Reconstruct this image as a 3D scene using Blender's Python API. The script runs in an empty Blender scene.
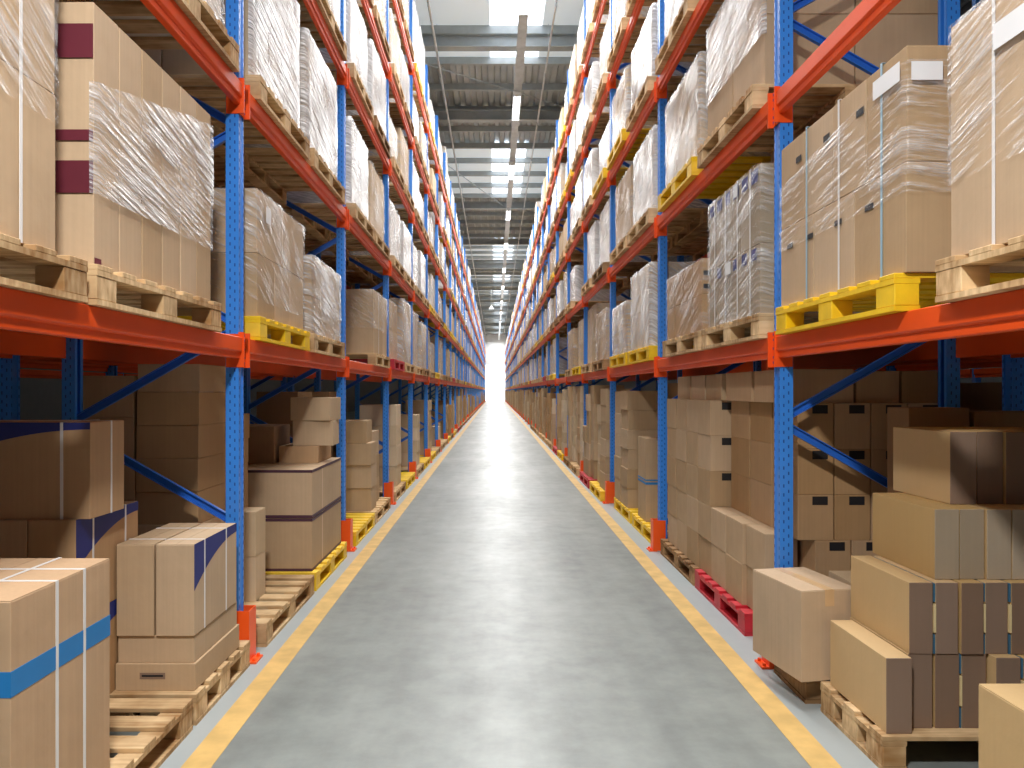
import bpy, math, random
from mathutils import noise, Vector
COL = bpy.context.scene.collection
RND = random.Random(7)

# ------------------------------------------------------------------ materials
def lin(c):
    r = []
    for v in c:
        v = v / 255.0
        r.append(v / 12.92 if v <= 0.04045 else ((v + 0.055) / 1.055) ** 2.4)
    return (r[0], r[1], r[2], 1.0)

class NT:
    def __init__(self, name):
        self.m = bpy.data.materials.new(name)
        self.m.use_nodes = True
        self.t = self.m.node_tree
        self.b = self.t.nodes['Principled BSDF']
        self.out = self.t.nodes['Material Output']
    def n(self, kind, **kw):
        x = self.t.nodes.new(kind)
        for k, v in kw.items():
            setattr(x, k, v)
        return x
    def l(self, a, b):
        self.t.links.new(a, b)
    def math(self, op, a, b=None, c=None):
        x = self.n('ShaderNodeMath', operation=op)
        for i, v in enumerate((a, b, c)):
            if v is None: continue
            if isinstance(v, (int, float)): x.inputs[i].default_value = v
            else: self.l(v, x.inputs[i])
        return x.outputs[0]
    def ramp(self, fac, stops):
        x = self.n('ShaderNodeValToRGB')
        e = x.color_ramp.elements
        while len(e) < len(stops): e.new(0.5)
        for i, (p, c) in enumerate(stops):
            e[i].position = p
            e[i].color = c if len(c) == 4 else (c[0], c[1], c[2], 1)
        self.l(fac, x.inputs[0])
        return x.outputs[0]
    def coords(self, scale=(1, 1, 1)):
        tc = self.n('ShaderNodeTexCoord')
        mp = self.n('ShaderNodeMapping')
        mp.inputs['Scale'].default_value = scale
        self.l(tc.outputs['Object'], mp.inputs[0])
        return mp.outputs[0]
    def noise(self, vec, scale, detail=3, rough=0.5):
        x = self.n('ShaderNodeTexNoise')
        x.inputs['Scale'].default_value = scale
        x.inputs['Detail'].default_value = detail
        x.inputs['Roughness'].default_value = rough
        self.l(vec, x.inputs['Vector'])
        return x.outputs['Fac']
    def bump(self, h, strength=0.2, dist=0.01):
        x = self.n('ShaderNodeBump')
        x.inputs['Strength'].default_value = strength
        x.inputs['Distance'].default_value = dist
        self.l(h, x.inputs['Height'])
        self.l(x.outputs[0], self.b.inputs['Normal'])

def simple(name, c, rough=0.5, metal=0.0, var=0.12, nscale=6, bump=0.0, coat=0.0, spec=0.5, stretch=(1, 1, 1), objvar=0.0):
    t = NT(name)
    base = lin(c)
    v = t.coords(stretch)
    f = t.noise(v, nscale, 4)
    d = tuple(x * (1 - var) for x in base[:3]); h = tuple(min(1, x * (1 + var)) for x in base[:3])
    col = t.ramp(f, [(0.3, d), (0.7, h)])
    if objvar:
        oi = t.n('ShaderNodeObjectInfo')
        hs = t.n('ShaderNodeHueSaturation')
        t.l(col, hs.inputs['Color'])
        t.l(t.math('MULTIPLY_ADD', oi.outputs['Random'], objvar, 1 - objvar / 2), hs.inputs['Value'])
        t.l(t.math('MULTIPLY_ADD', oi.outputs['Random'], -objvar * 0.6, 1 + objvar * 0.3), hs.inputs['Saturation'])
        col = hs.outputs[0]
    t.l(col, t.b.inputs['Base Color'])
    t.b.inputs['Roughness'].default_value = rough
    t.b.inputs['Metallic'].default_value = metal
    t.b.inputs['Specular IOR Level'].default_value = spec
    t.b.inputs['Coat Weight'].default_value = coat
    if bump:
        t.bump(t.noise(v, nscale * 6, 3), bump, 0.004)
    return t.m

def cardboard(name, c, var=0.10):
    t = NT(name)
    base = lin(c)
    v = t.coords()
    big = t.noise(v, 2.2, 4, 0.6)
    flutes = t.noise(t.coords((70, 70, 1.5)), 1.0, 2)
    f = t.math('ADD', t.math('MULTIPLY', big, 0.7), t.math('MULTIPLY', flutes, 0.3))
    col = t.ramp(f, [(0.3, tuple(x * (1 - var * 1.3) for x in base[:3])), (0.72, tuple(min(1, x * (1 + var)) for x in base[:3]))])
    oi = t.n('ShaderNodeObjectInfo')
    hs = t.n('ShaderNodeHueSaturation')
    t.l(col, hs.inputs['Color'])
    t.l(t.math('MULTIPLY_ADD', oi.outputs['Random'], 0.26, 0.87), hs.inputs['Value'])
    t.l(t.math('MULTIPLY_ADD', oi.outputs['Random'], -0.2, 1.08), hs.inputs['Saturation'])
    t.l(hs.outputs[0], t.b.inputs['Base Color'])
    t.b.inputs['Roughness'].default_value = 0.75
    t.b.inputs['Specular IOR Level'].default_value = 0.25
    t.bump(t.noise(v, 9, 4), 0.25, 0.012)
    return t.m

def wood(name, a, b):
    t = NT(name)
    v = t.coords((9, 9, 9))
    st = t.coords((3, 40, 14))
    f = t.math('ADD', t.math('MULTIPLY', t.noise(v, 0.5, 3), 0.6), t.math('MULTIPLY', t.noise(st, 1, 3), 0.4))
    col = t.ramp(f, [(0.35, lin(a)), (0.66, lin(b))])
    oi = t.n('ShaderNodeObjectInfo')
    hs = t.n('ShaderNodeHueSaturation')
    t.l(col, hs.inputs['Color'])
    t.l(t.math('MULTIPLY_ADD', oi.outputs['Random'], 0.3, 0.82), hs.inputs['Value'])
    t.l(hs.outputs[0], t.b.inputs['Base Color'])
    t.b.inputs['Roughness'].default_value = 0.8
    t.b.inputs['Specular IOR Level'].default_value = 0.2
    t.bump(t.noise(st, 2, 2), 0.3, 0.004)
    return t.m

def film(name, lo, hi, c=(226, 228, 232), p0=0.38, p1=0.68):
    """thin stretch film: mostly clear, with milky diagonal creases"""
    t = NT(name)
    tc = t.n('ShaderNodeTexCoord')
    sp = t.n('ShaderNodeSeparateXYZ')
    t.l(tc.outputs['Object'], sp.inputs[0])
    oi = t.n('ShaderNodeObjectInfo')
    rnd = t.math('MULTIPLY', oi.outputs['Random'], 37.0)
    u = t.math('ADD', sp.outputs[0], sp.outputs[1])
    slope = t.math('MULTIPLY_ADD', oi.outputs['Random'], 0.5, 0.12)
    a = t.math('ADD', sp.outputs[2], t.math('MULTIPLY', u, slope))
    def streak(sa, sb, off, sc=1.0, det=3):
        cb = t.n('ShaderNodeCombineXYZ')
        t.l(t.math('MULTIPLY', a, sa), cb.inputs[0])
        t.l(t.math('MULTIPLY', u, sb), cb.inputs[1])
        t.l(t.math('ADD', rnd, off), cb.inputs[2])
        return t.noise(cb.outputs[0], sc, det)
    s1 = streak(46, 3.0, 0)
    s2 = streak(150, 14, 9)
    s3 = streak(4, 2.5, 21, 1.0, 2)
    f = t.math('ADD', t.math('ADD', t.math('MULTIPLY', s1, 0.38), t.math('MULTIPLY', s2, 0.30)), t.math('MULTIPLY', s3, 0.32))
    fac = t.ramp(f, [(p0, (lo, lo, lo)), (p1, (hi, hi, hi))])
    t.b.inputs['Base Color'].default_value = lin(c)
    t.b.inputs['Roughness'].default_value = 0.22
    t.b.inputs['Specular IOR Level'].default_value = 0.9
    t.bump(t.math('ADD', s1, t.math('MULTIPLY', s3, 0.7)), 0.8, 0.03)
    tr = t.n('ShaderNodeBsdfTransparent')
    mx = t.n('ShaderNodeMixShader')
    t.l(fac, mx.inputs[0]); t.l(tr.outputs[0], mx.inputs[1]); t.l(t.b.outputs[0], mx.inputs[2])
    t.l(mx.outputs[0], t.out.inputs['Surface'])
    return t.m

def emis(name, c, s):
    t = NT(name)
    t.b.inputs['Base Color'].default_value = lin(c)
    t.b.inputs['Emission Color'].default_value = lin(c)
    f = t.noise(t.coords((0.4, 0.4, 0.4)), 1.0, 2)
    t.l(t.math('MULTIPLY_ADD', f, s * 0.3, s * 0.85), t.b.inputs['Emission Strength'])
    return t.m

def floor_mat():
    t = NT('polished concrete')
    v = t.coords()
    big = t.noise(v, 0.55, 5, 0.6)
    fine = t.noise(v, 5, 5, 0.65)
    sweep = t.noise(t.coords((3.5, 0.5, 1)), 1.0, 4)
    f = t.math('ADD', t.math('ADD', t.math('MULTIPLY', big, 0.4), t.math('MULTIPLY', fine, 0.3)), t.math('MULTIPLY', sweep, 0.3))
    col = t.ramp(f, [(0.33, lin((108, 114, 112))), (0.5, lin((136, 143, 140))), (0.68, lin((160, 167, 164)))])
    # paler painted margin outside the yellow lines
    sp = t.n('ShaderNodeSeparateXYZ')
    tc = t.n('ShaderNodeTexCoord'); t.l(tc.outputs['Object'], sp.inputs[0])
    ax = t.math('ABSOLUTE', t.math('SUBTRACT', sp.outputs[0], 0.055))
    edge = t.math('ADD', ax, t.math('MULTIPLY', t.math('SUBTRACT', fine, 0.5), 0.05))
    msk = t.math('MULTIPLY', t.math('GREATER_THAN', edge, 1.30), t.math('LESS_THAN', edge, 1.56))
    mixn = t.n('ShaderNodeMix', data_type='RGBA')
    t.l(t.math('MULTIPLY', msk, 0.75), mixn.inputs[0]); t.l(col, mixn.inputs[6]); mixn.inputs[7].default_value = lin((172, 181, 183))
    t.l(mixn.outputs[2], t.b.inputs['Base Color'])
    t.l(t.ramp(f, [(0.3, (0.46, 0.46, 0.46)), (0.7, (0.34, 0.34, 0.34))]), t.b.inputs['Roughness'])
    t.b.inputs['Specular IOR Level'].default_value = 0.55
    t.bump(t.noise(v, 18, 4), 0.06, 0.004)
    return t.m

M = {}
M['card'] = cardboard('carton brown', (188, 160, 126))
M['card_warm'] = cardboard('carton warm brown', (184, 148, 108))
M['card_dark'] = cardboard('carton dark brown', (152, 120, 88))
M['card_pale'] = cardboard('carton pale tan', (206, 182, 150))
M['card_tan'] = cardboard('carton tan', (198, 166, 116), 0.04)
M['card_mauve'] = cardboard('carton grey brown', (134, 110, 92), 0.06)
M['card_grey'] = cardboard('carton light grey brown', (170, 154, 132), 0.06)
M['card_white'] = cardboard('carton off white', (222, 214, 204), 0.05)
M['film'] = film('clear stretch film', 0.02, 0.62, p0=0.47, p1=0.66)
M['film_heavy'] = film('milky stretch film', 0.06, 0.85, p0=0.42, p1=0.62)
M['film_white'] = film('white stretch film', 0.26, 0.97, (228, 230, 234), p0=0.38, p1=0.60)
M['wood'] = wood('raw pallet wood', (158, 118, 74), (238, 208, 162))
M['wood_dark'] = wood('weathered pallet wood', (120, 88, 58), (190, 152, 108))
M['yellow'] = simple('yellow pallet paint', (238, 196, 30), 0.5, var=0.12, nscale=9, bump=0.15, objvar=0.15)
M['red'] = simple('red pallet paint', (190, 40, 52), 0.5, var=0.15, nscale=9, bump=0.15)
M['blue'] = simple('blue rack paint', (58, 138, 232), 0.32, var=0.08, nscale=3, coat=0.3)
M['blue_dark'] = simple('blue brace paint', (44, 110, 208), 0.35, var=0.08, nscale=3)
M['hole'] = simple('dark slot', (30, 74, 158), 0.8, var=0.1)
M['orange'] = simple('orange beam paint', (236, 84, 24), 0.45, var=0.07, nscale=2.5, coat=0.0, spec=0.35)
M['orange_guard'] = simple('orange guard paint', (252, 92, 26), 0.38, var=0.06, nscale=3)
M['steel'] = simple('galvanised steel', (176, 180, 182), 0.35, 0.6, var=0.12)
M['navy'] = simple('navy print', (38, 48, 120), 0.6, var=0.06)
M['maroon'] = simple('maroon print', (96, 22, 40), 0.6, var=0.06)
M['sky_blue'] = simple('blue print', (34, 124, 190), 0.55, var=0.05)
M['dull_blue'] = simple('dull blue edge', (66, 108, 134), 0.6, var=0.08)
M['strap'] = simple('white strapping', (228, 226, 224), 0.35, var=0.04)
M['strap_blue'] = simple('pale blue strapping', (150, 186, 204), 0.35, var=0.04)
M['strap_dark'] = simple('dark purple tape', (78, 46, 62), 0.5, var=0.1)
M['black'] = simple('black label ink', (30, 28, 30), 0.6, var=0.1)
M['label'] = simple('white paper label', (232, 234, 236), 0.6, var=0.03)
M['tape'] = simple('clear brown tape', (206, 172, 130), 0.3, var=0.05)
M['cream'] = simple('cream tape', (226, 206, 156), 0.5, var=0.05)
M['line'] = simple('yellow floor paint', (212, 176, 108), 0.5, var=0.16, nscale=7)
M['floor'] = floor_mat()
M['wall'] = simple('grey wall panel', (120, 122, 122), 0.7, var=0.05)
M['wall_pale'] = simple('pale far wall', (226, 230, 232), 0.7, var=0.03)
M['roof'] = simple('galvanised roof deck', (176, 182, 184), 0.5, 0.1, var=0.1, nscale=1.5)
M['roof_beam'] = simple('grey roof steel', (168, 176, 178), 0.5, var=0.07)
M['skylight'] = emis('translucent skylight', (240, 246, 255), 3.0)
M['skylight_dim'] = emis('dim glowing translucent sheet', (206, 214, 218), 0.5)  # weak emission put in to lighten the roof beside the bright strip
M['daylight'] = emis('daylight beyond door', (240, 248, 255), 3.0)
M['tube'] = emis('fluorescent tube', (250, 252, 255), 6.0)
M['housing'] = simple('white lamp housing', (214, 218, 220), 0.4, var=0.04)

# ------------------------------------------------------------------ mesh builder
class MB:
    def __init__(self): self.v = []; self.f = []; self.mi = []
    def quad(self, a, b, c, d, m=0):
        n = len(self.v); self.v += [a, b, c, d]; self.f.append((n, n+1, n+2, n+3)); self.mi.append(m)
    def box(self, x0, x1, y0, y1, z0, z1, m=0, bev=0.0):
        if x0 > x1: x0, x1 = x1, x0
        if y0 > y1: y0, y1 = y1, y0
        if bev <= 0:
            n = len(self.v)
            self.v += [(x0,y0,z0),(x1,y0,z0),(x1,y1,z0),(x0,y1,z0),(x0,y0,z1),(x1,y0,z1),(x1,y1,z1),(x0,y1,z1)]
            for q in ((0,3,2,1),(4,5,6,7),(0,1,5,4),(1,2,6,5),(2,3,7,6),(3,0,4,7)):
                self.f.append(tuple(n+i for i in q)); self.mi.append(m)
            return
        n = len(self.v); b = bev
        idx = {}
        for i, (X, sx) in enumerate(((x0, 1), (x1, -1))):
            for j, (Y, sy) in enumerate(((y0, 1), (y1, -1))):
                for k, (Z, sz) in enumerate(((z0, 1), (z1, -1))):
                    idx[i,j,k,0] = len(self.v); self.v.append((X, Y+sy*b, Z+sz*b))
                    idx[i,j,k,1] = len(self.v); self.v.append((X+sx*b, Y, Z+sz*b))
                    idx[i,j,k,2] = len(self.v); self.v.append((X+sx*b, Y+sy*b, Z))
        def F(*q): self.f.append(tuple(q)); self.mi.append(m)
        I = idx
        F(I[0,0,0,0],I[0,0,1,0],I[0,1,1,0],I[0,1,0,0]); F(I[1,0,0,0],I[1,1,0,0],I[1,1,1,0],I[1,0,1,0])
        F(I[0,0,0,1],I[1,0,0,1],I[1,0,1,1],I[0,0,1,1]); F(I[0,1,0,1],I[0,1,1,1],I[1,1,1,1],I[1,1,0,1])
        F(I[0,0,0,2],I[0,1,0,2],I[1,1,0,2],I[1,0,0,2]); F(I[0,0,1,2],I[1,0,1,2],I[1,1,1,2],I[0,1,1,2])
        for k in (0,1):
            for a in (0,1):
                F(I[0,a,k,1],I[1,a,k,1],I[1,a,k,2],I[0,a,k,2])
                F(I[a,0,k,0],I[a,1,k,0],I[a,1,k,2],I[a,0,k,2])
        for a in (0,1):
            for b_ in (0,1):
                F(I[a,b_,0,0],I[a,b_,1,0],I[a,b_,1,1],I[a,b_,0,1])
        for a in (0,1):
            for b_ in (0,1):
                for c in (0,1):
                    F(I[a,b_,c,0],I[a,b_,c,1],I[a,b_,c,2])
    def bar(self, p, q, w, h, m=0):
        p = Vector(p); q = Vector(q); d = (q-p).normalized()
        up = Vector((0,1,0)) if abs(d.y) < 0.9 else Vector((0,0,1))
        s = d.cross(up).normalized(); u = s.cross(d).normalized()
        n = len(self.v)
        for r in (p, q):
            for a, b in ((-1,-1),(1,-1),(1,1),(-1,1)):
                self.v.append(tuple(r + s*a*w/2 + u*b*h/2))
        for fc in ((0,1,2,3),(7,6,5,4),(0,4,5,1),(1,5,6,2),(2,6,7,3),(3,7,4,0)):
            self.f.append(tuple(n+i for i in fc)); self.mi.append(m)
    def tube(self, p, q, r, seg=10, m=0):
        p = Vector(p); q = Vector(q); d = (q-p).normalized()
        up = Vector((0,0,1)) if abs(d.z) < 0.9 else Vector((1,0,0))
        s = d.cross(up).normalized(); u = s.cross(d).normalized()
        n = len(self.v)
        for c in (p, q):
            for i in range(seg):
                a = 2*math.pi*i/seg
                self.v.append(tuple(c + s*math.cos(a)*r + u*math.sin(a)*r))
        for i in range(seg):
            j = (i+1) % seg
            self.f.append((n+i, n+j, n+seg+j, n+seg+i)); self.mi.append(m)
        self.f.append(tuple(n+i for i in range(seg))[::-1]); self.mi.append(m)
        self.f.append(tuple(n+seg+i for i in range(seg))); self.mi.append(m)
    def mesh(self, name, mats, smooth=False):
        me = bpy.data.meshes.new(name)
        me.from_pydata(self.v, [], self.f)
        for m in (mats if isinstance(mats, (list, tuple)) else [mats]): me.materials.append(m)
        me.polygons.foreach_set('material_index', self.mi)
        if smooth: me.polygons.foreach_set('use_smooth', [True]*len(self.f))
        # consistent outward normals
        import bmesh
        bm = bmesh.new(); bm.from_mesh(me)
        bmesh.ops.delete(bm, geom=[v for v in bm.verts if not v.link_faces], context='VERTS')
        if not smooth: bmesh.ops.recalc_face_normals(bm, faces=bm.faces)
        bm.to_mesh(me); bm.free()
        me.update()
        return me
    def build(self, name, mats, parent=None, loc=(0,0,0), smooth=False):
        return link(name, self.mesh(name, mats, smooth), parent, loc)

def link(name, me, parent=None, loc=(0,0,0)):
    o = bpy.data.objects.new(name, me); COL.objects.link(o)
    if parent: o.parent = parent
    o.location = loc
    return o
def tag(o, label=None, cat=None, group=None, kind=None):
    if label: o['label'] = label
    if cat: o['category'] = cat
    if group: o['group'] = group
    if kind: o['kind'] = kind
    return o
ORD = ['first','second','third','fourth','fifth','sixth','seventh','eighth','ninth','tenth','eleventh','twelfth','thirteenth','fourteenth','fifteenth','sixteenth','seventeenth','eighteenth','nineteenth','twentieth','twenty-first','twenty-second','twenty-third','twenty-fourth','twenty-fifth','twenty-sixth','twenty-seventh','twenty-eighth','twenty-ninth','thirtieth','thirty-first','thirty-second','thirty-third','thirty-fourth','thirty-fifth','thirty-sixth','thirty-seventh','thirty-eighth','thirty-ninth','fortieth']
SIDE = {-1: 'left', 1: 'right'}

# ------------------------------------------------------------------ layout
XF = {-1: 1.482, 1: 1.58}                 # aisle face of posts
Y1 = {-1: 4.30, 1: 4.22}                 # first visible upright
PITCH = {-1: 2.97, 1: 3.05}
DEPTH = 1.0
BEAM = {-1: [1.735, 3.18, 4.56, 5.86, 7.17], 1: [1.735, 3.10, 4.43, 5.76, 7.20]}
BH = 0.12
NB = 37
TOP = 8.6
PH = 0.144
def post_y(s, i): return Y1[s] + (i-1)*PITCH[s]

# ------------------------------------------------------------------ setting
def struct(name, mb, mats, smooth=False):
    o = mb.build(name, mats, smooth=smooth); o['kind'] = 'structure'; return o
b = MB(); b.box(-11, 11, -4, 119, -0.1, 0); struct('floor', b, M['floor'])
for i, (x0, x1) in enumerate(((-1.31, -1.185), (1.285, 1.41))):
    b = MB(); b.box(x0, x1, -3.9, 117, 0.0, 0.002); struct('trim_%d' % (i+1), b, M['line'])
b = MB(); b.box(-11.2, -11, -4, 119, 0, 10.6); struct('wall_left', b, M['wall'])
b = MB(); b.box(11, 11.2, -4, 119, 0, 10.6); struct('wall_right', b, M['wall'])
b = MB(); b.box(-11, 11, -4.2, -4, 0, 10.6); struct('wall_back', b, M['wall'])
b = MB(); b.box(-11, -1.5, 117, 117.2, 0, 10.6); b.box(1.5, 11, 117, 117.2, 0, 10.6); b.box(-1.5, 1.5, 117, 117.2, 5.6, 10.6)
struct('wall_far', b, M['wall_pale'])
b = MB(); b.box(-1.5, 1.5, 117.3, 117.35, 0, 5.6); struct('door_1', b, M['daylight'])
# corrugated roof deck: ribs run along the aisle
b = MB(); n = 0
xs = []; x = -11.0
while x < 11.0:
    xs += [(x, 10.6), (x+0.14, 10.6), (x+0.18, 10.69), (x+0.32, 10.69)]; x += 0.36
ys = [-4, 119]
for (xa, za), (xb, zb) in zip(xs[:-1], xs[1:]):
    b.quad((xa, ys[0], za), (xb, ys[0], zb), (xb, ys[1], zb), (xa, ys[1], za))
b.box(-11, 11.2, -4, 119, 10.72, 10.8)
struct('ceiling', b, M['roof'])
k = 3
y = 1.0
while y < 117:
    b = MB(); b.box(-10.9, 10.9, y-0.03, y+0.03, 10.42, 10.595); b.box(-10.9, 10.9, y-0.03, y+0.09, 10.41, 10.42)
    struct('trim_%d' % k, b, M['roof_beam']); k += 1; y += 1.75
for y in (6.6, 12.6, 18.6, 23.6, 35.0, 43.5, 52.0, 61.0, 70.0, 79.0, 88.0, 98.0, 108.0):
    b = MB(); b.box(-10.9, 10.9, y-0.02, y+0.02, 10.1, 10.39); b.box(-10.9, 10.9, y-0.14, y+0.14, 10.07, 10.1); b.box(-10.9, 10.9, y-0.14, y+0.14, 10.385, 10.405)
    struct('trim_%d' % k, b, M['roof_beam']); k += 1
SKY = [(1.2, 5.2), (8.0, 10.6), (13.6, 20.4), (27.3, 34.2), (44.5, 51.4), (58.0, 60.8), (66.5, 69.8), (75, 78.6), (84, 87.6), (93, 97), (102, 107), (110, 115)]
for i, (a, c) in enumerate(SKY):
    b = MB(); b.box(-0.15, 1.15, a, c, 10.594, 10.602); b.box(-2.6, -0.16, a, c, 10.594, 10.602, 2); b.box(1.16, 3.4, a, c, 10.594, 10.602, 2)
    b.box(-2.66, -2.6, a-.05, c+.05, 10.57, 10.6, 1); b.box(3.4, 3.46, a-.05, c+.05, 10.57, 10.6, 1)
    struct('window_%d' % (i+1), b, [M['skylight'], M['roof_beam'], M['skylight_dim']])

# ------------------------------------------------------------------ ceiling services
b = MB()
b.box(0.48, 0.50, 2, 115, 9.42, 9.50); b.box(0.66, 0.68, 2, 115, 9.42, 9.50)
b.box(0.5, 0.66, 2, 115, 9.42, 9.432)
r = b.build('cable_tray', M['steel'])
tag(r, 'long grey cable tray hanging under the roof along the aisle', 'cable tray')
h = MB()
y = 3
while y < 115:
    h.tube((0.49, y, 9.5), (0.49, y, 10.6), 0.008, 6); h.tube((0.67, y, 9.5), (0.67, y, 10.6), 0.008, 6); y += 4.2
h.build('hanger_rod', M['steel'], r)
def fixture():
    t = bpy.data.objects.new('ceiling_light', None); COL.objects.link(t)
    a = MB(); a.box(-0.11, 0.11, -0.9, 0.9, 0.0, 0.07, bev=0.01); a.build('housing', M['housing'], t)
    for sx in (-0.06, 0.06):
        a = MB(); a.tube((sx, -0.86, -0.03), (sx, 0.86, -0.03), 0.018, 8); a.build('tube', M['tube'], t)
    a = MB()
    for yy in (-0.88, 0.86): a.box(-0.11, 0.11, yy, yy+0.02, -0.06, 0.0)
    a.build('end_cap', M['housing'], t)
    return t
def dup(root):
    c = root.copy(); COL.objects.link(c)
    for ch in root.children:
        d = ch.copy(); COL.objects.link(d); d.parent = c
        for g in ch.children:
            e = g.copy(); COL.objects.link(e); e.parent = d
    return c
fx = fixture()
FY = [4.5, 9.0, 14.5, 20.5, 26.5, 33, 40, 48, 56, 65, 74, 84]
for i, y in enumerate(FY):
    o = fx if i == 0 else dup(fx)
    o.location = (0.57, y, 9.35)
    tag(o, '%s white twin tube light under the cable tray, counted from the camera' % ORD[i], 'ceiling light', 'tube lights under the cable tray')
for xx, lb, r_ in ((-1.45, 'pale sprinkler pipe under the roof on the left of the aisle', 0.03), (1.3, 'pale sprinkler pipe under the roof on the right of the aisle', 0.025)):
    b = MB(); b.tube((xx, 2, 9.9), (xx, 115, 9.9), r_, 10)
    o = b.build('sprinkler_pipe', M['housing'], smooth=False); tag(o, lb, 'pipe', 'sprinkler pipes')
    c = MB(); y = 4
    while y < 115:
        c.tube((xx, y, 9.92), (xx, y, 10.6), 0.006, 6)
        c.tube((xx, y+1.2, 9.78), (xx, y+1.2, 9.9), 0.015, 8); y += 3.6
    c.build('hanger', M['steel'], o)
def pendant():
    t = bpy.data.objects.new('pendant_lamp', None); COL.objects.link(t)
    a = MB(); a.tube((0, 0, 0.25), (0, 0, 2.8), 0.012, 6); a.build('cord', M['steel'], t)
    a = MB(); seg = 18
    prof = [(0.05, 0.28), (0.07, 0.2), (0.16, 0.08), (0.2, 0.0)]
    for (r0, z0), (r1, z1) in zip(prof[:-1], prof[1:]):
        for i in range(seg):
            p, q = 2*math.pi*i/seg, 2*math.pi*(i+1)/seg
            a.quad((r0*math.cos(p), r0*math.sin(p), z0), (r0*math.cos(q), r0*math.sin(q), z0), (r1*math.cos(q), r1*math.sin(q), z1), (r1*math.cos(p), r1*math.sin(p), z1))
    a.build('shade', M['housing'], t)
    a = MB(); a.tube((0, 0, 0.02), (0, 0, 0.16), 0.07, 12); a.build('bulb', M['tube'], t)
    return t
pd = pendant(); pd.location = (-0.3, 57, 7.8)
tag(pd, 'small white pendant lamp hanging on a long cord in mid aisle', 'pendant lamp')
# diagonal roof tie rods
for i, (ya, yb, xa, xb) in enumerate(((23.6, 35, -3.6, 0.4), (35, 43.5, 3.6, -0.6), (18.6, 23.6, -3.4, 3.2))):
    b = MB(); b.tube((xa, ya, 10.2), (xb, yb, 10.2), 0.018, 8)
    o = b.build('tie_rod', M['roof_beam'])
    tag(o, ['thin diagonal roof tie rod rising left of the aisle', 'thin diagonal roof tie rod further down the aisle', 'nearest thin diagonal tie rod crossing above the aisle'][i], 'tie rod', 'roof tie rods')

# ------------------------------------------------------------------ rack uprights
POST_W = 0.085      # along y
POST_D = 0.07     # along x
def post_mesh(s, holes=True):
    """C section post, origin at the aisle face on the floor; extends to +s*x"""
    b = MB(); t = 0.006; w = POST_W/2; d = POST_D
    z1 = TOP
    b.box(0, s*t, -w*0.62, w*0.62, 0, z1)                        # aisle web (recessed rib between)
    b.box(-s*0.004, s*0.004, -w, -w*0.55, 0, z1); b.box(-s*0.004, s*0.004, w*0.55, w, 0, z1)
    b.box(0, s*d, -w, -w+t, 0, z1); b.box(0, s*d, w-t, w, 0, z1)  # flanks
    b.box(s*(d-t), s*d, -w, -w*0.4, 0, z1); b.box(s*(d-t), s*d, w*0.4, w, 0, z1)
    if holes:
        z = 0.06
        while z < z1 - 0.03:
            for yy in (-w*0.78, w*0.78):
                x = -s*0.0046
                b.box(x, x+s*0.001, yy-0.003, yy+0.003, z, z+0.018, 1)
            for xx in (0.018, 0.045):                            # camera-facing flank
                xa = s*(xx-0.0035); xb = s*(xx+0.0035)
                b.box(xa, xb, -w-0.0006, -w+0.001, z+(0.02 if xx > .03 else 0), z+(0.02 if xx > .03 else 0)+0.018, 1)
            z += 0.05
    return b.mesh('post', [M['blue'], M['hole']])
PM = {s: post_mesh(s) for s in (-1, 1)}
def brace_nodes(s):
    f0 = 0.78 if s < 0 else 0.24
    zf = [f0 + 1.14*i for i in range(8) if f0 + 1.14*i < TOP]
    zr = [z + 0.57 for z in zf if z + 0.57 < TOP-.05]
    nodes = []
    if s < 0: nodes.append((1, 0.21))
    for i in range(len(zf)):
        nodes.append((0, zf[i]))
        if i < len(zr): nodes.append((1, zr[i]))
    return nodes
def channel_bar(b, p, q, w=0.045, h=0.028):
    b.bar(p, q, w, h*0.25)
    P = Vector(p); Q = Vector(q); d = (Q-P).normalized(); s_ = d.cross(Vector((0,1,0))).normalized()
    for a in (-1, 1):
        b.bar(P + s_*a*w*0.45 - Vector((0, h*0.4, 0)), Q + s_*a*w*0.45 - Vector((0, h*0.4, 0)), 0.005, h*0.8)
def make_frame(s):
    t = bpy.data.objects.new('upright_frame', None); COL.objects.link(t)
    link('post', PM[s], t, (0, 0, 0))
    link('post', PM[-s], t, (s*DEPTH, 0, 0))
    nd = brace_nodes(s)
    xa, xb = s*0.05, s*(DEPTH-0.05)
    for (fa, za), (fb, zb) in zip(nd[:-1], nd[1:]):
        a = MB(); xA = xa if fa == 0 else xb; xB = xa if fb == 0 else xb
        zs = 0.03 if zb > za else -0.03
        channel_bar(a, (xA, 0, za+zs), (xB, 0, zb-zs))
        a.build('brace', M['blue_dark'], t)
    for xx in (0.04, DEPTH-0.04):
        a = MB(); a.box(s*xx-0.07, s*xx+0.07, -0.075, 0.075, 0, 0.008)
        for q in (-0.05, 0.05): a.tube((s*xx-0.055, q, 0), (s*xx-0.055, q, 0.03), 0.009, 8)
        a.build('foot_plate', M['steel'], t)
    return t
def far_frame_mesh(s):
    b = MB(); w = POST_W/2
    b.box(0, s*POST_D, -w, w, 0, TOP); b.box(s*(DEPTH-POST_D), s*DEPTH, -w, w, 0, TOP)
    nd = brace_nodes(s)
    for (fa, za), (fb, zb) in zip(nd[:-1], nd[1:]):
        b.bar((s*(0.05 if fa == 0 else DEPTH-0.05), 0, za), (s*(0.05 if fb == 0 else DEPTH-0.05), 0, zb), 0.045, 0.028)
    return b.mesh('upright_frame', M['blue'])
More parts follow.
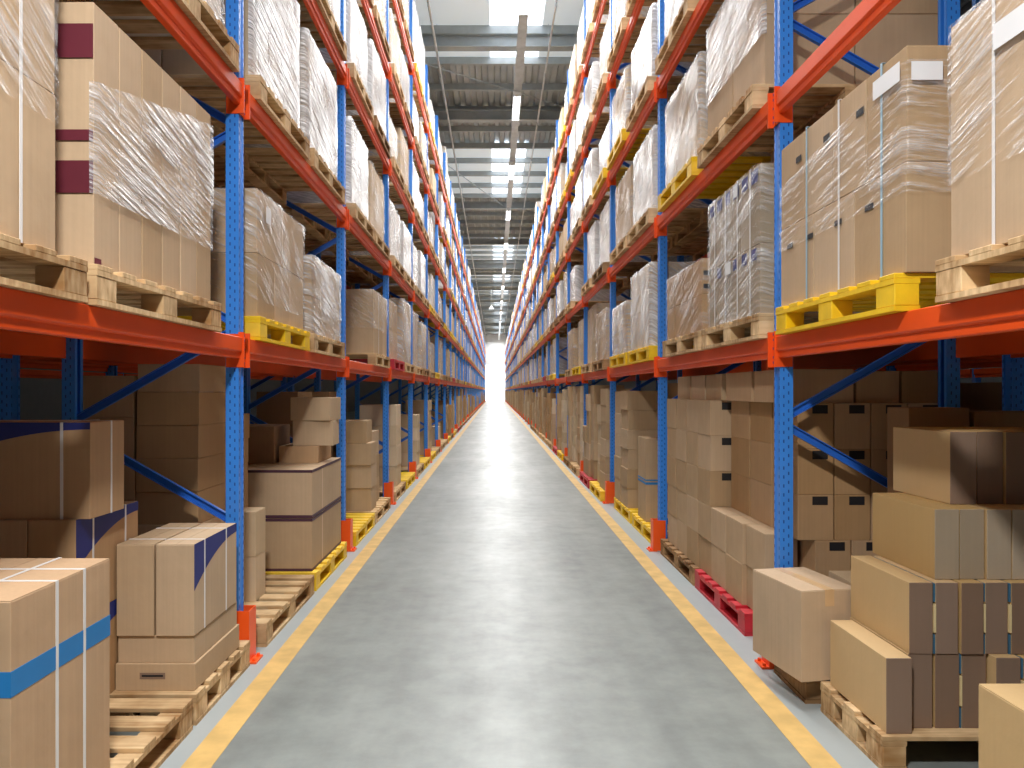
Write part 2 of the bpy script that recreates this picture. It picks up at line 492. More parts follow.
# orange post guards
def guard(s):
    b = MB(); t = 0.006; h = 0.30
    b.box(-s*0.07, -s*0.064, -0.056, 0.056, 0, h)                # aisle plate
    b.box(-s*0.07, s*0.05, -0.062, -0.056, 0, h)                 # cheeks
    b.box(-s*0.07, s*0.05, 0.056, 0.062, 0, h)
    b.box(-s*0.11, -s*0.07, -0.062, 0.062, 0, 0.012)
    for yy in (-0.04, 0.04): b.tube((-s*0.09, yy, 0.012), (-s*0.09, yy, 0.028), 0.01, 8)
    return b.mesh('post_guard', M['orange_guard'])
def beam_parts(s, near=True):
    """stepped box beam between two posts; origin mid span, at beam underside, aisle plane of the post"""
    L = PITCH[s] - POST_W - 0.002
    b = MB()
    prof = [(0, 0.004), (0.004, 0), (0.046, 0), (0.05, 0.004), (0.05, BH-0.004), (0.046, BH), (0.018, BH), (0.014, BH-0.004), (0.014, BH-0.034), (0.004, BH-0.038), (0, BH-0.044)]
    prof = [(p[0]-0.03, BH-p[1]) for p in prof]
    n = len(prof)
    base = len(b.v)
    for y in (-L/2, L/2):
        for (x, z) in prof: b.v.append((s*x, y, z))
    for i in range(n):
        j = (i+1) % n
        b.f.append((base+i, base+j, base+n+j, base+n+i)); b.mi.append(0)
    b.f.append(tuple(base+i for i in range(n))); b.mi.append(0)
    b.f.append(tuple(base+n+i for i in range(n))[::-1]); b.mi.append(0)
    me = b.mesh('pallet_beam', M['orange'])
    cons = []
    for e in (-1, 1):
        c = MB()
        ya = e*(L/2); yb = e*(L/2 + POST_W*0.46)
        c.box(-s*0.038, -s*0.006, ya-e*0.012, ya, -0.05, BH+0.03)
        c.box(-s*0.012, -s*0.006, ya-e*0.01, yb, -0.05, BH+0.03)
        c.box(-s*0.012, s*0.066, ya-e*0.006, ya, -0.05, BH+0.02)
        for zz in (-0.03, 0.0, 0.05, 0.1, 0.13):
            c.box(-s*0.0128, -s*0.0118, yb-e*0.03-0.004, yb-e*0.03+0.004, zz, zz+0.013, 1)
        cons.append(c.mesh('connector', [M['orange'], M['hole']]))
    return me, cons
FRAME = {}; FARF = {}; GUARD = {}; BM = {}; CN = {}
for s in (-1, 1):
    FRAME[s] = make_frame(s); FARF[s] = far_frame_mesh(s); GUARD[s] = guard(s); BM[s], CN[s] = beam_parts(s)

used = {-1: False, 1: False}
for s in (-1, 1):
    for i in range(0, NB+2):
        y = post_y(s, i)
        if i <= 7:
            o = FRAME[s] if not used[s] else dup(FRAME[s]); used[s] = True
            g = None
        else:
            o = link('upright_frame', FARF[s])
        o.location = (s*XF[s], y, 0)
        if i == 0:
            lb = 'blue rack upright frame just beside the camera on the %s' % SIDE[s]
        else:
            lb = '%s blue perforated upright frame along the %s rack from the camera' % (ORD[i-1], SIDE[s])
        tag(o, lb, 'rack frame', 'blue upright frames of the %s rack' % SIDE[s])
        if i >= 1:
            gd = link('post_guard', GUARD[s], None, (s*(XF[s]+0.0), y, 0))
            tag(gd, 'orange steel guard at the foot of the %s %s upright' % (ORD[i-1], SIDE[s]), 'post guard', 'orange post guards of the %s rack' % SIDE[s])
LV = ['lowest', 'second', 'third', 'fourth', 'top']
nbeam = 0
farbeams = MB()
for s in (-1, 1):
    for i in range(0, NB+1):
        ym = (post_y(s, i) + post_y(s, i+1))/2
        for L in range(5):
            for rear in ((0, 1) if i < 5 else (0,)):
                x = s*XF[s] if not rear else s*(XF[s]+DEPTH)
                if i < 23:
                    me = BM[s] if not rear else BM[-s]
                    o = bpy.data.objects.new('pallet_beam', BM[s]); COL.objects.link(o)
                    o.location = (x, ym, BEAM[s][L])
                    if rear: o.rotation_euler = (0, 0, math.pi)
                    if i < 7 and not rear:
                        for c in CN[s]: link('connector', c, o)
                    tag(o, 'orange %s beam, %s level, %s bay of the %s rack' % ('rear' if rear else 'front', LV[L], ORD[i], SIDE[s]), 'rack beam', 'orange beams of the %s rack' % SIDE[s])
                    nbeam += 1
                else:
                    h = (PITCH[s]-0.1)/2
                    farbeams.box(x-0.02, x+0.02, ym-h, ym+h, BEAM[s][L], BEAM[s][L]+BH)
tag(farbeams.build('distant_beams', M['orange']), 'run of orange beams at the far end of both racks', 'rack beam', kind='stuff')

# rack rows standing back to back behind
for s in (-1, 1):
    for i in range(1, 5):
        o = dup(FRAME[s]); o.location = (s*(XF[s]+DEPTH+0.3), post_y(s, i), 0)
        tag(o, 'blue upright frame behind the %s rack, %s from the camera' % (SIDE[s], ORD[i-1]), 'rack frame', 'blue frames of the row behind the %s rack' % SIDE[s])
    for i in range(0, 4):
        for xo, w_ in ((DEPTH+0.3, 'near'), (2*DEPTH+0.3, 'far')):
            for L in (0, 1):
                o = link('pallet_beam', BM[s], None, (s*(XF[s]+xo), (post_y(s, i)+post_y(s, i+1))/2, BEAM[s][L]-(0.0 if xo < 1.5 else 0)))
                tag(o, 'orange %s beam, %s level, %s bay of row behind %s rack' % (w_, LV[L], ORD[i], SIDE[s]), 'rack beam', 'orange beams behind the %s rack' % SIDE[s])

# racks across the neighbouring aisles, seen through the gaps
for s in (-1, 1):
    for i in range(1, 7):
        o = link('upright_frame', FARF[s], None, (s*6.6, post_y(s, i), 0))
        tag(o, 'blue upright frame across the next aisle on the %s, %s along' % (SIDE[s], ORD[i-1]), 'rack frame', 'blue frames across the next aisle on the %s' % SIDE[s])
        if i < 6:
            for L in (0, 1):
                o = link('pallet_beam', BM[s], None, (s*6.6, (post_y(s, i)+post_y(s, i+1))/2, BEAM[s][L]))
                tag(o, 'orange %s level beam across the next aisle on the %s, %s bay' % (LV[L], SIDE[s], ORD[i]), 'rack beam', 'orange beams across the next aisle on the %s' % SIDE[s])

# ------------------------------------------------------------------ pallets
def pallet_geo(W=1.2, D=1.0, H=PH):
    """W along y (faces the aisle), D along x. returns deck, blocks, skids as MBs"""
    t = 0.02
    deck = MB(); n = max(3, min(7, int(W/0.15)))
    bw = 0.11
    for i in range(n):                                            # deck boards run along x
        y = -W/2 + (W-bw)*i/(n-1)
        deck.box(-D/2, D/2, y, y+bw, H-t, H, bev=0.002)
    for x in (-D/2, -0.05, D/2-0.1):
        deck.box(x, x+0.1, -W/2, W/2, H-2*t, H-t)
    blocks = []
    for x in (-D/2, -0.05, D/2-0.1):
        for y in (-W/2, -0.07, W/2-0.14):
            b = MB(); b.box(x+0.002, x+0.098, y, y+0.14, t, H-2*t, bev=0.003); blocks.append(b)
    skids = []
    for x in (-D/2, -0.05, D/2-0.1):
        b = MB(); b.box(x, x+0.1, -W/2, W/2, 0, t); skids.append(b)
    return deck, blocks, skids
PAL = {}
def pal_meshes(mat, W=1.2, D=1.0):
    k = (mat, W, D)
    if k not in PAL:
        d, bl, sk = pallet_geo(W, D)
        full = MB()
        for q in [d]+bl+sk:
            n = len(full.v); full.v += q.v; full.f += [tuple(n+i for i in f) for f in q.f]; full.mi += q.mi
        PAL[k] = (d.mesh('deck', M[mat]), [x.mesh('block', M[mat]) for x in bl], [x.mesh('skid_board', M[mat]) for x in sk], full.mesh('pallet', M[mat]))
    return PAL[k]
MATN = {'wood': 'raw wooden', 'wood_dark': 'weathered wooden', 'yellow': 'yellow painted', 'red': 'red painted'}
NP = 0
def pallet(x, y, z, mat, label, near, W=1.2, D=1.0, group='pallets in the racks', rz=0):
    global NP
    d, bl, sk, full = pal_meshes(mat, W, D)
    if near:
        o = bpy.data.objects.new('pallet', None); COL.objects.link(o)
        link('deck', d, o)
        for m_ in bl: link('block', m_, o)
        for m_ in sk: link('skid_board', m_, o)
    else:
        o = link('pallet', full)
    o.location = (x, y, z); o.rotation_euler = (0, 0, rz)
    NP += 1
    return tag(o, label, 'pallet', group)

# ------------------------------------------------------------------ cartons
CC = {}
def carton_mesh(w, l, h, mats, flaps=True):
    """w along x, l along y; base centre origin; mats (side, camera face)"""
    k = (round(w, 3), round(l, 3), round(h, 3), mats, flaps)
    if k in CC: return CC[k]
    b = MB(); b.box(-w/2, w/2, -l/2, l/2, 0, h-(0.003 if flaps else 0), bev=0.002)
    if flaps:
        g = 0.0015
        if w >= l:
            b.box(-w/2+.002, w/2-.002, -l/2+.001, -g, h-0.004, h); b.box(-w/2+.002, w/2-.002, g, l/2-.001, h-0.004, h)
        else:
            b.box(-w/2+.001, -g, -l/2+.002, l/2-.002, h-0.004, h); b.box(g, w/2-.001, -l/2+.002, l/2-.002, h-0.004, h)
    ml = [M[m] for m in (mats if isinstance(mats, tuple) else (mats,))]
    me = b.mesh('carton', ml)
    if isinstance(mats, tuple):
        for p in me.polygons:
            if p.normal.y < -0.5: p.material_index = 1
    CC[k] = me
    return me
def rect_part(name, mat, parent, face, a0, a1, z0, z1, off, t=0.0012):
    """thin sheet on a face; face in '-y','+x','-x','top' ; off = coordinate of the face"""
    b = MB()
    if face == '-y': b.box(a0, a1, off-t, off, z0, z1)
    elif face in ('+x', '-x'):
        sg = 1 if face == '+x' else -1
        b.box(off, off+sg*t, a0, a1, z0, z1)
    else: b.box(a0, a1, z0, z1, off, off+t)
    return b.build(name, M[mat], parent)
def strap_loop(name, mat, parent, w, l, h, y=None, x=None, wd=0.014, t=0.0016, z0=0.0):
    """strap over top and down both sides; around the y axis plane (y given) or the x plane (x given)"""
    b = MB()
    if y is not None:
        b.box(-w/2-t, w/2+t, y-wd/2, y+wd/2, h, h+t)
        b.box(-w/2-t, -w/2, y-wd/2, y+wd/2, z0, h); b.box(w/2, w/2+t, y-wd/2, y+wd/2, z0, h)
    if x is not None:
        b.box(x-wd/2, x+wd/2, -l/2-t, l/2+t, h+t*.5, h+t*1.5)
        b.box(x-wd/2, x+wd/2, -l/2-t, -l/2, z0, h); b.box(x-wd/2, x+wd/2, l/2, l/2+t, z0, h)
    return b.build(name, M[mat], parent)
def swoosh(name, mat, parent, face, off, a0, a1, ztop, d0, d1, n=14, t=0.0012, sq=False):
    """curved printed band: thick (d0) at a0 tapering to d1 at a1 along the top edge"""
    b = MB()
    for i in range(n):
        u0, u1 = i/n, (i+1)/n
        def dep(u): return d1 + (d0-d1)*(1-u)**(2.0)
        A, B = a0+(a1-a0)*u0, a0+(a1-a0)*u1
        if face == '-y': b.quad((A, off, ztop), (B, off, ztop), (B, off, ztop-dep(u1)), (A, off, ztop-dep(u0)))
        else: b.quad((off, A, ztop), (off, B, ztop), (off, B, ztop-dep(u1)), (off, A, ztop-dep(u0)))
    return b.build(name, M[mat], parent)
NC = 0
GAP = 0.006
def carton(s, x0, x1, y0, y1, z0, z1, mat, label, group, rot=0.0, tape=None, flaps=True):
    """x0 < x1 distances from the aisle centre on side s. returns (object, w, l, h)"""
    global NC
    w = x1-x0-GAP; l = y1-y0-GAP; h = z1-z0
    o = link('carton', carton_mesh(w, l, h, mat, flaps), None, (s*(x0+x1)/2, (y0+y1)/2, z0))
    if rot: o.rotation_euler = (0, 0, math.radians(rot))
    NC += 1
    tag(o, label, 'carton', group)
    if tape == 'y':
        strap_loop('tape', 'tape', o, w, l, h, x=0, wd=0.05, t=0.0006, z0=h-0.07)
    elif tape == 'x':
        strap_loop('tape', 'tape', o, w, l, h, y=0, wd=0.05, t=0.0006, z0=h-0.07)
    return o, w, l, h

# ------------------------------------------------------------------ wrapped pallet loads
def film_mesh(w, l, z0, z1, seed, step=0.07, slant=0.0, amp=0.010, fold=0.07, top=None, mat='film', aisle=None):
    """stretch film sleeve round a load w (x) by l (y)"""
    r = 0.02
    pts = []
    hw, hl = w/2+0.006, l/2+0.006
    def seg(a, c):
        d = math.dist(a, c); n = max(1, int(d/step))
        for i in range(n): pts.append((a[0]+(c[0]-a[0])*i/n, a[1]+(c[1]-a[1])*i/n))
    cr = [(-hw+r, -hl), (hw-r, -hl), (hw, -hl+r), (hw, hl-r), (hw-r, hl), (-hw+r, hl), (-hw, hl-r), (-hw, -hl+r)]
    for i in range(8): seg(cr[i], cr[(i+1) % 8])
    rows = max(2, int((z1-z0)/step))
    b = MB(); n = len(pts)
    nx = [ (p[0]/hw, p[1]/hl) for p in pts]
    def disp(p, z):
        q = noise.noise(Vector((p[0]*3+seed*7.1, p[1]*3, z*5)))*0.6 + noise.noise(Vector((p[0]*9+p[1]*9, seed*3.3, z*16+p[1]*5)))*0.5
        return amp*(0.5+q)
    for j in range(rows+1):
        f = j/rows
        for p in pts:
            zt = z1 + slant*(p[1]/l)
            z = z0 + (zt-z0)*f
            if j == rows: z += 0.012*noise.noise(Vector((p[0]*8, p[1]*8, seed)))
            d = max(0.001, disp(p, z))
            ax = p[0]/hw; ay = p[1]/hl
            m = max(abs(ax), abs(ay))
            ox = d*math.copysign(1, ax) if abs(ax) > 0.97 else 0
            oy = d*math.copysign(1, ay) if abs(ay) > 0.95 else 0
            b.v.append((p[0]+ox, p[1]+oy, z))
    R = rows
    if top is not None and fold:
        for p in pts:
            b.v.append((p[0]*(1-fold/hw), p[1]*(1-fold/hl), top+0.006+0.006*abs(noise.noise(Vector((p[0]*7, p[1]*7, seed))))))
        R += 1
    for j in range(R):
        for i in range(n):
            k = (i+1) % n
            if aisle and (pts[i][0]*aisle < hw-0.07 or pts[k][0]*aisle < hw-0.07): continue
            b.f.append((j*n+i, j*n+k, (j+1)*n+k, (j+1)*n+i)); b.mi.append(0)
    return b
def load(s, xf, xb, y0, y1, z0, tiers, ny, nx, mats, label, group, filmk='film', film_z=None, slant=0.0, straps=(), strap_mat='strap', seed=1, jitter=0.004, top_fold=True, amp=0.007, only_aisle=False):
    """thing: carton children, film child, straps. tiers = list of heights; returns root"""
    w = xb-xf; l = y1-y0
    root = bpy.data.objects.new('wrapped_load', None); COL.objects.link(root)
    root.location = (s*(xf+xb)/2, (y0+y1)/2, z0)
    R = random.Random(seed)
    z = 0
    H = sum(tiers)
    for ti, th in enumerate(tiers):
        n_y = ny[ti] if isinstance(ny, (list, tuple)) else ny
        mat = mats[ti % len(mats)]
        cl = l/n_y; cw = w/nx
        me = carton_mesh(cw-0.007, cl-0.007, th-0.002, mat, True)
        for iy in range(n_y):
            for ix in range(nx):
                if 0 < ix < nx-1 and 0 < iy < n_y-1 and ti < len(tiers)-1: continue
                c = link('carton', me, root, (-w/2+cw*(ix+.5)+R.uniform(-jitter, jitter)*.5, -l/2+cl*(iy+.5)+R.uniform(-jitter, jitter)*.3, z+0.0005))
        z += th
    if filmk:
        fz0, fz1 = film_z if film_z else (0.0, H)
        full = fz1 >= H - 0.001 and slant == 0
        fm = film_mesh(w+0.004, l+0.004, fz0, fz1, seed, slant=slant, fold=0.08 if (full and top_fold) else 0, top=H if full else None, amp=amp, aisle=(-s if only_aisle else None))
        fm.build('stretch_film', M[filmk], root, smooth=True)
    for q_, yy in enumerate(straps):
        strap_loop('strap', strap_mat if strap_mat != 'mix' else ('strap_blue', 'strap')[q_ % 2], root, w+0.006, l+0.006, H+0.002, y=-l/2+yy*l, wd=0.014, z0=0)
    tag(root, label, 'wrapped load', group)
    return root, w, l, H

# far templates: single mesh loads
def far_template(w, l, h, ny, nx, nz, cm, fm, seed):
    b = MB()
    R = random.Random(seed)
    for k in range(nz):
        for i in range(ny):
            for j in range(nx):
                if 0 < i < ny-1 and 0 < j < nx-1 and k < nz-1: continue
                x0 = -w/2+w*j/nx; y0 = -l/2+l*i/ny
                b.box(x0+.004, x0+w/nx-.004, y0+.004, y0+l/ny-.004, h*k/nz+.001, h*(k+1)/nz-.001, 0)
    if fm:
        f = film_mesh(w, l, 0, h, seed, step=0.15, fold=0.09, top=h)
        n = len(b.v); b.v += f.v; b.f += [tuple(n+i for i in q) for q in f.f]; b.mi += [1]*len(f.f)
    return b.mesh('wrapped_load', [M[cm], M[fm or 'film']])
FT = []
spec = [(0.98, 1.12, 1.05, 3, 2, 3, 'card', 'film', 'brown cartons under clear film'),
        (0.98, 1.10, 1.10, 4, 3, 2, 'card_pale', 'film_white', 'cartons under milky white film'),
        (0.96, 1.14, 0.95, 2, 2, 2, 'card_white', 'film_white', 'white cartons under white film'),
        (0.98, 1.10, 1.12, 5, 2, 3, 'card_pale', 'film_heavy', 'pale cartons under creased film'),
        (0.94, 1.06, 0.85, 3, 3, 3, 'card', 'film_heavy', 'low brown cartons under creased film'),
        (0.98, 1.12, 1.00, 3, 2, 2, 'card_pale', None, 'bare pale cartons'),
        (0.98, 1.14, 1.15, 3, 3, 4, 'card_white', 'film_heavy', 'tall off-white cartons under film')]
for i, q in enumerate(spec): FT.append((far_template(*q[:8], seed=i+31), q[8], q[2]))

LVW = {1: 'lowest beam', 2: 'second beam', 3: 'third beam', 4: 'fourth beam', 5: 'top beam'}
def slots(s, i):
    """centres (y) of the two pallet places of bay i (bay i lies between upright i and i+1)"""
    a = post_y(s, i)
    return (a+0.14+0.64, a+PITCH[s]-0.14-0.64)
def where(s, L, i, j):
    return '%s, %s %s bay, %s place' % (LVW[L], ORD[i], SIDE[s], ('nearer', 'farther')[j])
PX = {-1: 1.42, 1: 1.50}     # aisle edge of pallets
NL = 0
def put_pallet(s, L, i, j, mat, y=None):
    yc = slots(s, i)[j] if y is None else y
    z = BEAM[s][L-1]+BH
    near = i <= 3 and not (i > 1 and L > 3)
    return pallet(s*(PX[s]+0.6), yc, z, mat, '%s pallet on the %s' % (MATN[mat], where(s, L, i, j)), near, 1.2, 1.2 if True else 1.0)

# hand-set loads of the two lowest beam levels ---------------------------------
HAND = {}
def hl(s, L, i, j, **k): HAND[(s, L, i, j)] = k
zt = {(s, L): BEAM[s][L-1]+BH+PH for s in (-1, 1) for L in range(1, 6)}
# left, lowest beam
hl(-1,1,0,0, y0=1.50, y1=2.45, tiers=[.52,.58], ny=[3,2], nx=2, mats=['card','card'], film='film', pal='wood', fz=(0.42,1.10), straps=(0.8,), lb='brown cartons under clear film with white strap')
hl(-1,1,0,1, y0=2.68, y1=3.79, tiers=[.95], ny=6, nx=3, mats=['card'], film='film_heavy', pal='wood', ao=True, fz=(0.26,0.78), slant=0.24, lb='tall upright cartons with maroon bands on their ends')
hl(-1,1,1,0, y0=4.52, y1=5.62, tiers=[.39,.39], ny=[3,2], nx=2, mats=['card'], film='film', pal='yellow', fz=(0.1,0.78), lb='two-tier brown cartons in clear film on a yellow pallet')
hl(-1,1,1,1, y0=5.86, y1=6.94, tiers=[.30,.32], ny=[4,3], nx=3, mats=['card'], film='film_heavy', pal='wood', lb='low brown cartons wrapped in wrinkled milky film')
hl(-1,1,2,0, empty=True)
hl(-1,1,2,1, y0=8.85, y1=9.95, tiers=[.76], ny=3, nx=2, mats=['card'], film='film', pal='wood', fz=(0.3,0.76), straps=(0.33,), lb='tall brown cartons, half wrapped in clear film')
# left, second beam
hl(-1,2,0,0, y0=1.5, y1=2.6, tiers=[.6,.4], ny=3, nx=2, mats=['card_pale'], film='film_heavy', pal='wood', lb='pale cartons under creased film')
hl(-1,2,0,1, y0=2.95, y1=4.05, tiers=[.5,.45], ny=3, nx=2, mats=['card_white'], film='film_heavy', pal='wood', lb='off-white cartons under creased film')
hl(-1,2,1,0, y0=4.52, y1=5.62, tiers=[.5,.5], ny=[3,2], nx=2, mats=['card_pale'], film='film_white', ao=True, pal='wood', lb='cartons under milky white film, brown side bare')
hl(-1,2,1,1, y0=5.86, y1=6.96, tiers=[.3,.3,.35], ny=3, nx=2, mats=['card_pale'], film='film_white', pal='wood', lb='cartons under thick white film')
hl(-1,2,2,0, y0=7.6, y1=8.65, tiers=[.45,.45], ny=3, nx=2, mats=['card_white'], film='film_white', pal='wood', lb='white load bound in white film')
hl(-1,2,2,1, y0=8.85, y1=9.95, tiers=[.42,.42], ny=2, nx=2, mats=['card_pale'], film='film', pal='wood', lb='pale square cartons in clear film')
# right, lowest beam
hl(1,1,0,0, y0=1.4, y1=2.55, tiers=[.79], ny=3, nx=2, mats=['card'], film='film', pal='wood', fz=(0.25,0.79), straps=(0.62,0.80), lb='tall brown cartons with white straps and clear film')
hl(1,1,0,1, y0=2.82, y1=4.06, tiers=[.42,.44], ny=[3,4], nx=2, mats=['card'], film='film', pal='yellow', fz=(0.30,0.72), slant=-0.16, straps=(0.14,0.44,0.72), sm='mix', lb='two tiers of brown cartons with handle holes on yellow pallet')
hl(1,1,1,0, y0=4.38, y1=5.42, tiers=[.42,.47], ny=[5,6], nx=3, mats=['card_grey'], film='film', pal='wood', straps=(.15,.38,.62,.85), lb='grey brown cartons under film and straps with dark top labels')
hl(1,1,1,1, y0=5.60, y1=6.75, tiers=[.28,.27], ny=4, nx=2, mats=['card_warm'], film='film', pal='wood', lb='low warm brown load in hazy film with dark end stripes')
hl(1,1,2,0, y0=7.45, y1=8.5, tiers=[.4,.44], ny=3, nx=2, mats=['card_pale'], film='film_heavy', pal='yellow', lb='two-tier pale cartons in creased film on a yellow pallet')
hl(1,1,2,1, y0=8.75, y1=9.85, tiers=[.32,.3], ny=3, nx=2, mats=['card'], film='film_heavy', pal='yellow', lb='low rounded load tied in crumpled film')
# right, second beam
hl(1,2,0,0, empty=True)
hl(1,2,0,1, empty=True)
hl(1,2,1,0, y0=4.42, y1=5.60, tiers=[.42,.46], ny=[2,4], nx=2, mats=['card'], film='film_heavy', ao=True, pal='wood', fz=(0.30,0.88), straps=(), lb='brown cartons, upper half in white creased film')
hl(1,2,1,1, y0=5.80, y1=6.95, tiers=[.4,.42], ny=[3,2], nx=2, mats=['card_pale'], film='film_heavy', pal='yellow', lb='pale cartons in creased film on a yellow pallet')
hl(1,2,2,0, y0=7.45, y1=8.55, tiers=[.45,.4], ny=3, nx=2, mats=['card_white'], film='film_heavy', pal='wood', lb='off-white cartons in creased film')
hl(1,2,2,1, y0=8.75, y1=9.85, tiers=[.42,.42], ny=2, nx=2, mats=['card'], film='film', pal='wood', lb='large square brown cartons in clear film')

R2 = random.Random(11)
stuffL = MB(); stuffP = MB()
films_up = ['film_white', 'film_white', 'film_heavy', 'film_white', 'film_heavy', 'film']
cards_up = ['card_pale', 'card_white', 'card', 'card_white', 'card_pale']
fdesc = {'film_white': 'white film', 'film_heavy': 'creased milky film', 'film': 'clear film', None: 'no film'}
cdesc = {'card': 'brown cartons', 'card_pale': 'pale tan cartons', 'card_white': 'off-white cartons', 'card_warm': 'warm brown cartons', 'card_grey': 'grey brown cartons', 'card_dark': 'dark brown cartons'}
for s in (-1, 1):
    for i in range(0, NB+1):
        for L in range(1, 6):
            z = zt[(s, L)]
            gapz = (BEAM[s][L]-z) if L < 5 else 1.45
            for j in (0, 1):
                grp = 'loads on the %s level of the %s rack' % (LVW[L], SIDE[s])
                h = HAND.get((s, L, i, j))
                pm = R2.choice(['wood', 'wood', 'wood', 'wood_dark', 'yellow', 'wood', 'red' if L == 1 else 'wood'])
                if i == 0 and L >= 3 and not (s < 0 and j == 1 and L == 3): continue
                if h:
                    if h.get('empty'): continue
                    yc = (h['y0']+h['y1'])/2
                    put_pallet(s, L, i, j, h['pal'], yc)
                    xf = PX[s]+(0.035 if L == 1 else 0.075)
                    lb = h['lb'] + ', %s %s' % (SIDE[s], LVW[L])
                    root, w, l, H = load(s, xf, xf+1.08, h['y0'], h['y1'], z, h['tiers'], h['ny'], h['nx'], h['mats'], lb, grp, h['film'], h.get('fz'), h.get('slant', 0), h.get('straps', ()), h.get('sm', 'strap'), seed=i*17+L*5+j*3+s+40, only_aisle=h.get('ao', False))
                    h['root'] = (root, w, l, H); NL += 1
                elif i <= 4:
                    if L < 3 and R2.random() < 0.06: continue
                    pj = put_pallet(s, L, i, j, pm)
                    nt = R2.choice([1, 2, 2, 3]); Ht = R2.uniform(0.72, 0.98)*min(gapz-0.1, 1.15)
                    if L == 5: Ht = R2.uniform(1.0, 1.4)
                    ln = R2.uniform(1.05, 1.18)
                    ff = R2.choice(films_up) if L > 1 else R2.choice(['film', 'film_heavy', 'film'])
                    cm = R2.choice(cards_up) if L > 1 else R2.choice(['card', 'card_pale', 'card'])
                    lb = '%s in %s on %s' % (cdesc[cm], fdesc[ff], where(s, L, i, j))
                    xf = PX[s]+R2.uniform(0.06, 0.12)
                    yc = slots(s, i)[j]
                    load(s, xf, xf+1.08, yc-ln/2, yc+ln/2, z, [Ht/nt]*nt, R2.choice([2, 3, 4]), 2, [cm], lb, grp, ff, seed=R2.randint(1, 9999)); NL += 1
                else:
                    if R2.random() < (0.05 if L > 1 else 0.1): continue
                    ti = R2.choice([0, 1, 2, 3, 4, 5, 6, 1, 2, 3, 6]) if L > 1 else R2.choice([0, 4, 5, 3, 0, 1])
                    me, ds, hh = FT[ti]
                    sc = R2.uniform(0.85, 1.0)*min(gapz-0.08, 1.2)/1.15
                    if L == 5: sc = R2.uniform(0.95, 1.3)
                    yc = slots(s, i)[j] + R2.uniform(-.04, .04)
                    xc = PX[s]+0.60+R2.uniform(-.03, .04)
                    if i <= 12 and NP < 250:
                        put_pallet(s, L, i, j, pm, yc)
                    else:
                        pmsh = pal_meshes('wood', 1.2, 1.2)[3]
                        mi = {'wood': 0, 'wood_dark': 1, 'yellow': 2, 'red': 3}[pm]
                        H_ = PH; q0 = BEAM[s][L-1]+BH; X = s*(PX[s]+0.6)
                        stuffP.box(X-.6, X+.6, yc-.6, yc+.6, q0+H_-.04, q0+H_, mi)
                        stuffP.box(X-.6, X+.6, yc-.6, yc+.6, q0, q0+.02, mi)
                        for yy in (-.6, -.07, .46): stuffP.box(X-.6, X+.6, yc+yy, yc+yy+.14, q0+.02, q0+H_-.04, mi)
                    if i <= 12 and NL < 300:
                        o = link('wrapped_load', me, None, (s*xc, yc, z)); o.scale = (1, 1, sc)
                        tag(o, '%s on %s' % (ds, where(s, L, i, j)), 'wrapped load', grp); NL += 1
                    else:
                        n = len(stuffL.v)
                        mi = {0: 0, 4: 0, 1: 2, 2: 2, 3: 1, 5: 1, 6: 2}[ti]
                        stuffL.box(s*xc-.5, s*xc+.5, yc-.56, yc+.56, z, z+hh*sc, mi)
tag(stuffL.build('distant_loads', [M['card'], M['card_pale'], M['card_white']]), 'far carton loads lining both racks towards the bright door', 'wrapped load', kind='stuff')
tag(stuffP.build('distant_pallets', [M['wood'], M['wood_dark'], M['yellow'], M['red']]), 'far pallets on the beams towards the bright door', 'pallet', kind='stuff')

# details on the hand-set loads
def aisle_face(s): return '+x' if s < 0 else '-x'
root, w, l, H = HAND[(-1,1,0,1)]['root']
for (za, zb) in ((0.262, 0.378), (0.45, 0.489), (0.747, 0.869)):
    rect_part('maroon_band', 'maroon', root, '-y', w/2-0.36, w/2-0.003, za, zb, -l/2-0.001)
rect_part('maroon_band', 'maroon', root, '+x', -l/2+0.0, -l/2+0.045, 0.0, 0.03, w/2+0.001)
root, w, l, H = HAND[(1,1,0,1)]['root']
rect_part('paper_label', 'label', root, '-y', -w/2+0.012, -w/2+0.13, H-0.14, H-0.07, -l/2-0.0135)
rect_part('paper_label', 'label', root, '-x', -l/2+0.02, -l/2+0.22, H-0.13, H-0.055, -w/2-0.0135)
for yy in (-0.38, -0.1, 0.2, 0.45):
    rect_part('handle_hole', 'black', root, '-x', yy, yy+0.07, 0.30, 0.325, -w/2-0.002)
for yy in (-0.30, 0.02, 0.34):
    rect_part('handle_hole', 'black', root, '-x', yy, yy+0.065, 0.72, 0.75, -w/2-0.002)
root, w, l, H = HAND[(1,1,0,0)]['root']
rect_part('paper_label', 'label', root, '-x', 0.12, 0.33, 0.60, 0.68, -w/2-0.014)
root, w, l, H = HAND[(1,1,1,0)]['root']
for i in range(6):
    yy = -l/2 + l*(i+.5)/6
    rect_part('dark_label', 'navy', root, '-x', yy-0.06, yy+0.05, H-0.10, H-0.02, -w/2-0.0022)
    if i < 5:
        rect_part('dark_label', 'navy', root, '-x', yy-0.04, yy+0.05, 0.33, 0.40, -w/2-0.0022)
rect_part('paper_label', 'label', root, '-x', -0.16, -0.08, H-0.10, H-0.02, -w/2-0.014)
rect_part('paper_label', 'label', root, '-x', -0.02, 0.08, 0.32, 0.40, -w/2-0.014)
root, w, l, H = HAND[(1,1,1,1)]['root']
for za in (0.32, 0.42):
    rect_part('dark_stripe', 'black', root, '-y', -w/2+0.01, w/2-.01, za, za+0.035, -l/2-0.002)
root, w, l, H = HAND[(-1,1,1,0)]['root']
rect_part('paper_label', 'label', root, '+x', -0.42, -0.32, 0.60, 0.70, w/2+0.0135)

